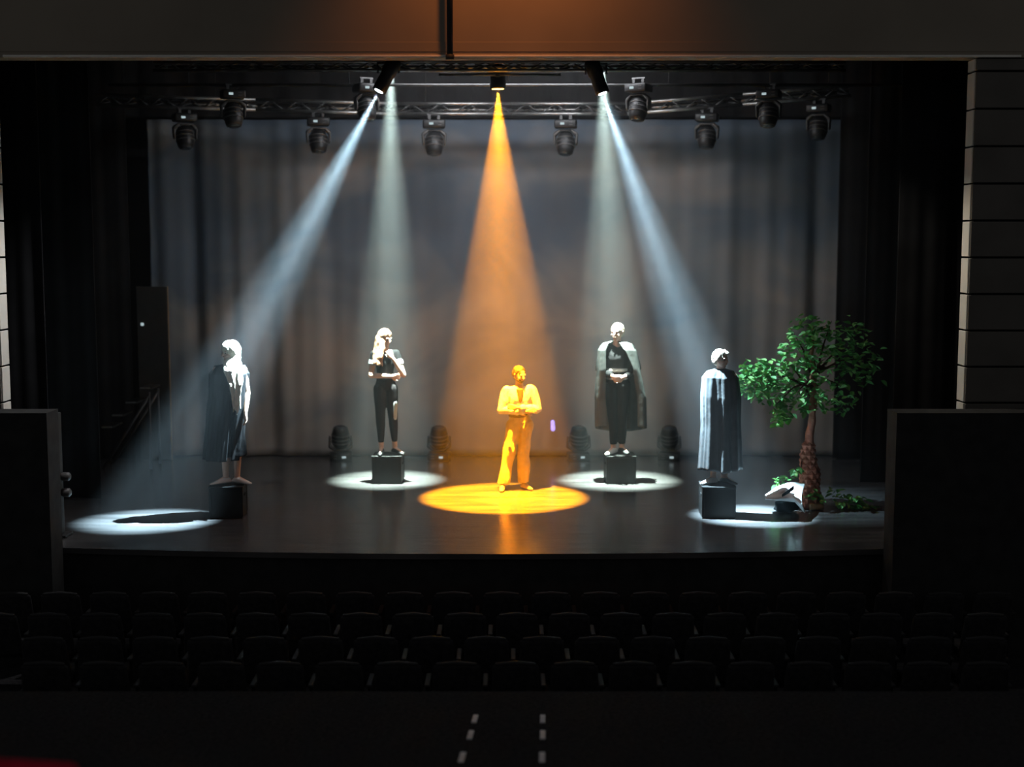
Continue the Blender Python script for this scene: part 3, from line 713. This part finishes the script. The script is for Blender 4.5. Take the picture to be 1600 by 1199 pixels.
# -- person 5: front right, closed cape ----------------------------------------------------
J5 = dict(w=0.95, knee=[(-0.07, -0.02, 0.50), (0.07, -0.02, 0.50)], ankle=[(-0.07, 0.0, 0.085), (0.075, 0.0, 0.085)], toe=[R(-55), R(50)],
          elbow=[(-0.175, 0.02, 1.13), (0.175, 0.02, 1.13)], wrist=[(-0.12, -0.06, 0.90), (0.12, -0.06, 0.90)],
          hd=[(0, -0.1, -1), (0, -0.1, -1)], hn=[(1, 0, 0), (-1, 0, 0)], curl=[0.5, 0.5])
pt, RT, HM, hip, sh = figure('person', 'person with short fair hair in a closed dark cape on the front right box', B5 + Vector((0.015, 0.0, 0)), J5, 0.93, R(-6), R(56), R(4))
cape('cape', [(1.50, 0.062, 0.058, 0, 0.01), (1.465, 0.165, 0.10, 0, 0.01), (1.38, 0.222, 0.15, 0, 0.01), (1.12, 0.242, 0.19, 0.01, 0.02), (0.75, 0.235, 0.195, 0.015, 0.03), (0.16, 0.265, 0.225, 0.015, 0.03)],
     R(2), R(364), 8, 0.018, 'cape_black', pt, RT, seed=14, hemfn=lambda u: 0.035 * math.sin(u * 9))
bm = NB(); torso_cover(bm, RT, 0.95, 0.006, 0.98); hull(bm, [((0, 0, 0.98), (0.14, 0.10, 0.03)), ((0, 0, 0.60), (0.17, 0.13, 0.02))], RT); fuse('dress', bm, 0.010, 'black_cloth', pt, 4, 0.01)
bm = NB(); hair_cap(bm, HM, 0.013); hull(bm, [((0, -0.02, 0.10), (0.06, 0.07, 0.03)), ((0.0, -0.085, 0.085), (0.035, 0.025, 0.02))], HM)
fuse('hair', bm, 0.0075, 'hair_fair', pt, 2, 0.018, 30)
for i in (0, 1): shoe(J5, i, RT, pt, 'shoe_white' if i == 0 else 'shoe_black', 0.006)

# ------------------------------------------------------------------ tree
tp = onz(1268, 792, 0); TY = tp.y
tree = thing('tree', tp, 'artificial tree with green leaves and red-brown scaly trunk on the right of the stage', 'tree')
def T(px, py, dy=0.0): return at(px, py, TY + dy) - tp
bm = NB()
tr = [(T(1266, 788), 0.13), (T(1264, 760), 0.115), (T(1266, 735), 0.10), (T(1262, 712), 0.075), (T(1264, 690), 0.058), (T(1270, 650), 0.048), (T(1272, 600), 0.040), (T(1268, 550), 0.03), (T(1270, 510), 0.018)]
chain(bm, tr); fuse('trunk', bm, 0.016, 'bark', tree, 2, 0.02, 14)
# bark scales: each a small pointed plate
sc = NB()
vs = [sc.verts.new(v) for v in ((0, 0, 0.055), (0.045, 0, 0.0), (0, 0, -0.055), (-0.045, 0, 0.0), (0, -0.026, -0.012), (0, 0.012, 0))]
for a, b, c in ((0, 3, 4), (3, 2, 4), (2, 1, 4), (1, 0, 4), (0, 1, 5), (1, 2, 5), (2, 3, 5), (3, 0, 5)): sc.faces.new((vs[a], vs[b], vs[c]))
bmesh.ops.recalc_face_normals(sc, faces=sc.faces)
scm = bpy.data.meshes.new('bark_scale'); sc.to_mesh(scm); sc.free(); scm.materials.append(M['bark'])
rnd = random.Random(31)
zmax = T(1264, 690).z
row = 0; z = 0.06
while z < zmax:
    f = z / zmax
    for (a, ra), (b, rb) in zip(tr, tr[1:]):
        if a.z <= z <= b.z: g = (z - a.z) / (b.z - a.z); c = a.lerp(b, g); r_ = ra * (1 - g) + rb * g; break
    n = max(6, int(2 * math.pi * r_ / 0.080))
    for k in range(n):
        th = 2 * math.pi * (k + 0.5 * (row % 2)) / n + rnd.uniform(-.08, .08)
        o = link('bark_scale', scm, tree); o.location = (c.x + math.sin(th) * (r_ + 0.004), c.y - math.cos(th) * (r_ + 0.004), z)
        o.rotation_euler = (R(-14) + rnd.uniform(-.15, .15), 0, th); o.scale = (rnd.uniform(.85, 1.15),) * 3
    z += 0.060; row += 1
# limbs
bm = NB()
ends = [(1180, 590, -.2), (1205, 640, -.25), (1225, 560, 0.1), (1240, 520, .1), (1300, 500, .1), (1330, 540, .1), (1355, 560, .0), (1310, 600, -.1), (1240, 620, -.3), (1290, 560, -.3)]
for (ex, ey, dy) in ends:
    s_ = T(1271, 640 - rnd.uniform(0, 60)); e = T(ex, ey, dy); m_ = s_.lerp(e, 0.5) + Vector((0, 0, 0.08))
    chain(bm, [(s_, 0.022), (m_, 0.014), (e, 0.006)])
fuse('branches', bm, 0.012, 'branch', tree, 1)
def leafmesh(nm, m_):
    me = bpy.data.meshes.new(nm)
    v = [(0, 0, 0), (0.028, 0.022, 0.012), (0.034, 0.055, 0.010), (0.016, 0.085, 0.0), (0, 0.105, -0.008), (-0.016, 0.085, 0.0), (-0.034, 0.055, 0.010), (-0.028, 0.022, 0.012), (0, 0.05, -0.004)]
    me.from_pydata(v, [], [(8, 0, 1), (8, 1, 2), (8, 2, 3), (8, 3, 4), (8, 4, 5), (8, 5, 6), (8, 6, 7), (8, 7, 0)]); me.update(); me.materials.append(M[m_]); return me
lm = [leafmesh('leaf_a', 'leaf'), leafmesh('leaf_b', 'leaf2')]
blobs = [(1185, 592, 36, 34, 0.30, 230), (1215, 600, 34, 40, 0.30, 170), (1222, 645, 18, 24, 0.2, 90), (1245, 560, 34, 40, 0.32, 130), (1262, 515, 30, 28, 0.3, 100), (1290, 560, 40, 60, 0.35, 150),
         (1325, 540, 38, 46, 0.3, 110), (1350, 570, 34, 40, 0.3, 70), (1262, 620, 34, 30, 0.3, 90), (1165, 598, 14, 24, 0.2, 40), (1305, 620, 40, 30, 0.3, 70)]
low = [(1224, 752, 18, 9, 0.10, 26), (1242, 738, 10, 9, 0.1, 10), (1278, 776, 14, 10, 0.10, 20), (1325, 782, 32, 8, 0.12, 40), (1345, 798, 22, 6, 0.12, 24), (1300, 768, 12, 10, 0.1, 12)]
leaves = []
for (cx, cy, rx, ry, dep, n) in blobs + low:
    lowish = cy > 700
    for _ in range(n):
        while True:
            a, b, c = rnd.uniform(-1, 1), rnd.uniform(-1, 1), rnd.uniform(-1, 1)
            if a * a + b * b + c * c <= 1: break
        p = T(cx + a * rx, cy + b * ry, c * dep + (-0.14 if lowish else 0))
        if lowish: p.z = max(p.z, 0.03)
        leaves.append((p, Matrix.Rotation(rnd.uniform(0, 6.28), 3, 'Z') @ Matrix.Rotation(rnd.uniform(-0.9, 0.5), 3, 'X') @ Matrix.Rotation(rnd.uniform(-.6, .6), 3, 'Y'), rnd.uniform(.65, 1.10), rnd.random() < 0.35))
leaves.sort(key=lambda q: (q[0].y - 0.35 * (tp.x + q[0].x < at(1265, 600, TY).x) - (0.3 if q[0].z < 0.5 else 0)))
for p, rt, s_, lt in leaves[:296]:
    o = link('leaf', lm[1] if lt else lm[0], tree); o.matrix_local = Matrix.Translation(p) @ rt.to_4x4() @ Matrix.Diagonal((s_, s_, s_, 1))
vv, ff, mi = [], [], []
for p, rt, s_, lt in leaves[296:]:
    b0 = len(vv); me = lm[0]
    vv += [tuple(p + rt @ (v.co * s_)) for v in me.vertices]; ff += [tuple(b0 + i for i in f.vertices) for f in me.polygons]; mi += [1 if lt else 0] * len(me.polygons)
me = bpy.data.meshes.new('foliage'); me.from_pydata(vv, [], ff); me.update(); me.materials.append(M['leaf']); me.materials.append(M['leaf2'])
for f, i in zip(me.polygons, mi): f.material_index = i
o = link('foliage', me, tree); o['kind'] = 'stuff'

# white crumpled cloth at the tree foot -------------------------------------------------
wc = onz(1230, 803, 0)
t = thing('white_cloth', wc, 'crumpled white cloth with dark folds lying at the foot of the tree', 'cloth')
def W(px, py, dy): return at(px, py, wc.y + dy) - wc
def clothfn(u, v):
    # from the pointed left tip, widening to a flared right edge
    tip = (1196, 776)
    tp_ = (1238 + 18 * u, 752 + 8 * (1 - u)); bt = (1215 + 46 * u, 786 + 22 * u)
    x = tip[0] + (1258 - tip[0]) * u; yt = 774 - 20 * math.sin(min(1, u * 1.35) * math.pi / 2) + 6 * max(0, u - 0.6); yb = 780 + 6 * u + (16 * max(0, u - 0.75) / 0.25)
    x2 = x - 8 * math.sin(v * math.pi) * (u > 0.3) * (u - 0.3)
    py = yt + (yb - yt) * v
    fold = 0.05 * math.sin(u * 9 + v * 3) + 0.03 * math.sin(v * 11 + 3 * u)
    q = W(x2, py, -0.10 - 0.22 * math.sin(v * math.pi) * (0.3 + 0.7 * u) + fold + 0.45 * (0.5 - v))
    q.z = max(q.z, 0.01)
    return q
bent_sheet('sheet', clothfn, 60, 36, 'white_cloth', t, 0.012)
def darkfn(u, v):
    q = W(1222 + 18 * u, 773 - 14 * u + 9 * v * (1 - 0.5 * u) * (0.4 + u), -0.40 + 0.02 * math.sin(6 * u)); return q
o = bent_sheet('lining', darkfn, 20, 8, 'navy', t, 0.008); o['label'] = 'dark blue lining showing in the fold'
bm = NB(); hull(bm, [((0.0, 0.10, 0.03), (0.16, 0.10, 0.028)), ((-0.05, 0.06, 0.12), (0.10, 0.06, 0.05)), ((0.08, 0.10, 0.14), (0.06, 0.06, 0.05))]); fuse('bundle', bm, 0.014, 'navy', t, 2, 0.03, 12)
lg = onz(1273, 795, 0)
t = thing('log', lg + Vector((0, -0.1, 0.0)), 'short tan log lying beside the tree trunk', 'log')
bm = NB(); tube(bm, (-0.085, 0, 0.042), (0.085, 0.01, 0.042), 0.040, 0.036, 14); obj('bark', bm, 'wood_tan', t, True)
bm = NB(); tube(bm, (0.083, 0.01, 0.042), (0.088, 0.01, 0.042), 0.028, 0.028, 14); obj('cut_end', bm, 'branch', t, True)

# ------------------------------------------------------------------ left wing props
fl = at(228, 690, YB - 0.9); 
t = thing('scenery_flat', (fl.x, YB - 0.35, 0), 'dim grey scenery flat standing in the left wing beside the backdrop', 'scenery')
hh = at(228, 448, YB - 0.35).z
bm = NB(); box(bm, (0, 0, hh / 2), (0.46, 0.04, hh), bevel=0.006); obj('panel', bm, 'flat', t)
for sx in (-1, 1):
    bm = NB(); box(bm, (sx * 0.21, 0.035, hh / 2), (0.05, 0.03, hh)); obj('batten', bm, 'wood_tan', t)
bm = NB(); p = at(222, 507, YB - 0.39); box(bm, (p.x - fl.x, -0.03, p.z), (0.045, 0.02, 0.045), bevel=0.006); obj('indicator_light', bm, 'pale_glow', t)
sp = onz(205, 722, 0)
t = thing('step_unit', (sp.x, YB - 0.95, 0), 'small dark steel step unit with pale nosings in the left wing', 'steps')
for k, (px, py) in enumerate(((175, 663), (191, 645), (212, 625), (234, 603))):
    p = at(px, py, YB - 0.95); bm = NB(); box(bm, (p.x - sp.x, 0, p.z - 0.015), (0.17, 0.5, 0.03), bevel=0.006); o = obj('tread', bm, 'flat', t)
    bm = NB(); box(bm, (p.x - sp.x, -0.256, p.z - 0.010), (0.15, 0.015, 0.024), bevel=0.004); obj('nosing', bm, 'steel', o)
a0, a1_ = at(168, 690, YB - 0.95) , at(240, 610, YB - 0.95)
for sy in (-0.25, 0.25):
    bm = NB(); tube(bm, (a0.x - sp.x, sy, 0.01), (a1_.x - sp.x, sy, a1_.z - 0.06), 0.02); tube(bm, (a1_.x - sp.x, sy, 0.0), (a1_.x - sp.x, sy, a1_.z), 0.02); obj('side_frame', bm, 'dmetal', t, True)
bp = onz(92, 838, 0)
t = thing('side_light_stand', (bp.x, bp.y, 0), 'dark narrow side light stand at the left edge of the stage', 'stand')
bm = NB(); hz = at(92, 645, bp.y).z; box(bm, (0, 0, hz / 2 + 0.02), (0.11, 0.11, hz - 0.04), bevel=0.01); obj('post', bm, 'flat', t)
bm = NB(); box(bm, (0, 0, 0.015), (0.24, 0.26, 0.03), bevel=0.006); obj('base', bm, 'black', t)
for zz in (0.50, 0.68):
    bm = NB(); lathe(bm, [(0.035, 0), (0.05, 0.03), (0.05, 0.09), (0.03, 0.11)], 16, Matrix.Translation((0.05, -0.02, zz)) @ Matrix.Rotation(R(90), 4, 'Y')); o = obj('lamp_head', bm, 'plastic_g', t, True)

# ------------------------------------------------------------------ auditorium
def seat_proto():
    t = bpy.data.objects.new('auditorium_seat', None); COL.objects.link(t)
    bm = NB(); hull(bm, [((-0.19, 0, 0.45), (0.03, 0.03, 0.03)), ((0.19, 0, 0.45), (0.03, 0.03, 0.03)), ((-0.17, 0.10, 0.82), (0.035, 0.02, 0.03)), ((0.17, 0.10, 0.82), (0.035, 0.02, 0.03)), ((0, 0.10, 0.835), (0.06, 0.02, 0.03))],
                   Matrix.Scale(-1, 4, (0, 1, 0)))
    obj('backrest', bm, 'seatfab', t, True)
    bm = NB(); box(bm, (0, 0.24, 0.42), (0.42, 0.42, 0.09), bevel=0.02); obj('seat', bm, 'seatfab', t)
    bm = NB(); hull(bm, [((-0.16, -0.10, 0.852), (0.02, 0.022, 0.014)), ((0, -0.10, 0.868), (0.05, 0.022, 0.014)), ((0.16, -0.10, 0.852), (0.02, 0.022, 0.014))]); obj('top_rail', bm, 'seatrim', t, True)
    bm = NB(); box(bm, (0.245, 0.16, 0.62), (0.045, 0.34, 0.03), bevel=0.008); obj('armrest', bm, 'seatrim', t)
    bm = NB(); box(bm, (0.245, 0.16, 0.305), (0.03, 0.22, 0.60), bevel=0.006); obj('standard', bm, 'seatfab', t)
    return t
sp_ = seat_proto(); first = True
ORD = 'first second third fourth fifth sixth seventh eighth ninth tenth eleventh twelfth thirteenth fourteenth fifteenth sixteenth seventeenth eighteenth nineteenth twentieth twenty-first twenty-second twenty-third'.split()
rows = [(13.8, 0.41, 'in the front row nearest the stage'), (13.0, 0.05, 'in the second row from the stage'), (12.2, 0.276, 'in the third row from the stage'), (11.45, 0.03, 'in the fourth row from the stage')]
for Y, ph, lb in rows:
    k = -11; n_ = 0
    while True:
        x = ph + 0.51 * k; k += 1
        if x < -Y * 800 / F - 0.2: continue
        if x > Y * 800 / F + 0.2: break
        o = sp_ if first else copy_tree(sp_); first = False
        o.location = (x, Y + 0.1, AUD)
        n_ += 1; tag(o, 'dark seat, %s from the left %s' % (ORD[n_ - 1], lb), 'seat', 'auditorium seats')
# carpeted platform with three centre steps marked by pale strips
steps = [((742, 848), 1125, -0.43), ((735, 848), 1150, -0.34), ((722, 847), 1185, -0.20)]
bm = NB(); yv = [10.98, onz(800, 1136, -0.34).y, onz(800, 1163, -0.20).y, 4.2]
for (z, ya, yb_) in ((-0.43, yv[1], yv[0]), (-0.34, yv[2], yv[1]), (-0.20, yv[3], yv[2])):
    box(bm, (0, (ya + yb_) / 2, (z + AUD) / 2), (16, yb_ - ya, z - AUD))
tag(obj('floor_platform', bm, 'carpet'), 'dark carpeted rear platform in three shallow steps', kind='structure')
for n, ((xl, xr), py, z) in enumerate(steps):
    for s_, px in ((0, xl), (1, xr)):
        p = onz(px, py, z)
        d = (onz(([722, 847][s_]), 1190, z) - onz(([745, 848][s_]), 1110, z)).normalized()
        bm = NB(); box(bm, (0, 0, 0.006), (0.040, 0.17, 0.012), bevel=0.003)
        o = obj('step_marker', bm, 'tape'); o.location = p; o.rotation_euler = (0, 0, math.atan2(d.y, d.x) - R(90))
        tag(o, 'pale step marker strip on the %s side of the %s step' % (('left', 'right')[s_], ('furthest', 'middle', 'nearest')[n]), 'marker', 'pale step markers on the platform')
rs = at(50, 1190, 5.0)
t = thing('red_seat', (rs.x, rs.y, -0.20), 'red seat back just showing at the lower left corner of the picture', 'seat')
top_z = rs.z + 0.20
bm = NB(); hull(bm, [((-0.20, 0, 0.45), (0.03, 0.03, 0.03)), ((0.17, 0, 0.45), (0.03, 0.03, 0.03)), ((-0.19, 0, top_z - 0.02), (0.035, 0.03, 0.03)), ((0.14, 0, top_z - 0.04), (0.035, 0.03, 0.03))]); obj('backrest', bm, 'redfab', t, True)
bm = NB(); box(bm, (-0.015, 0.24, 0.42), (0.42, 0.42, 0.09), bevel=0.02); obj('seat', bm, 'redfab', t)
bm = NB(); 
for sx in (-0.2, 0.17): box(bm, (sx, 0.1, 0.22), (0.04, 0.24, 0.44), bevel=0.004)
obj('standard', bm, 'dmetal', t)

# ------------------------------------------------------------------ haze over the stage
hz = bpy.data.materials.new('stage_haze'); hz.use_nodes = True; nt = hz.node_tree; nt.nodes.clear()
out = nt.nodes.new('ShaderNodeOutputMaterial'); vs_ = nt.nodes.new('ShaderNodeVolumeScatter')
vs_.inputs['Color'].default_value = (0.95, 0.97, 1, 1); vs_.inputs['Density'].default_value = 0.0095; vs_.inputs['Anisotropy'].default_value = 0.15
nt.links.new(vs_.outputs[0], out.inputs['Volume'])
bm = NB(); box(bm, (-0.2, 18.02, 3.0), (10.4, 5.4, 5.9))
o = obj('haze', bm, hz); tag(o, 'thin stage haze lit by the beams', kind='stuff')
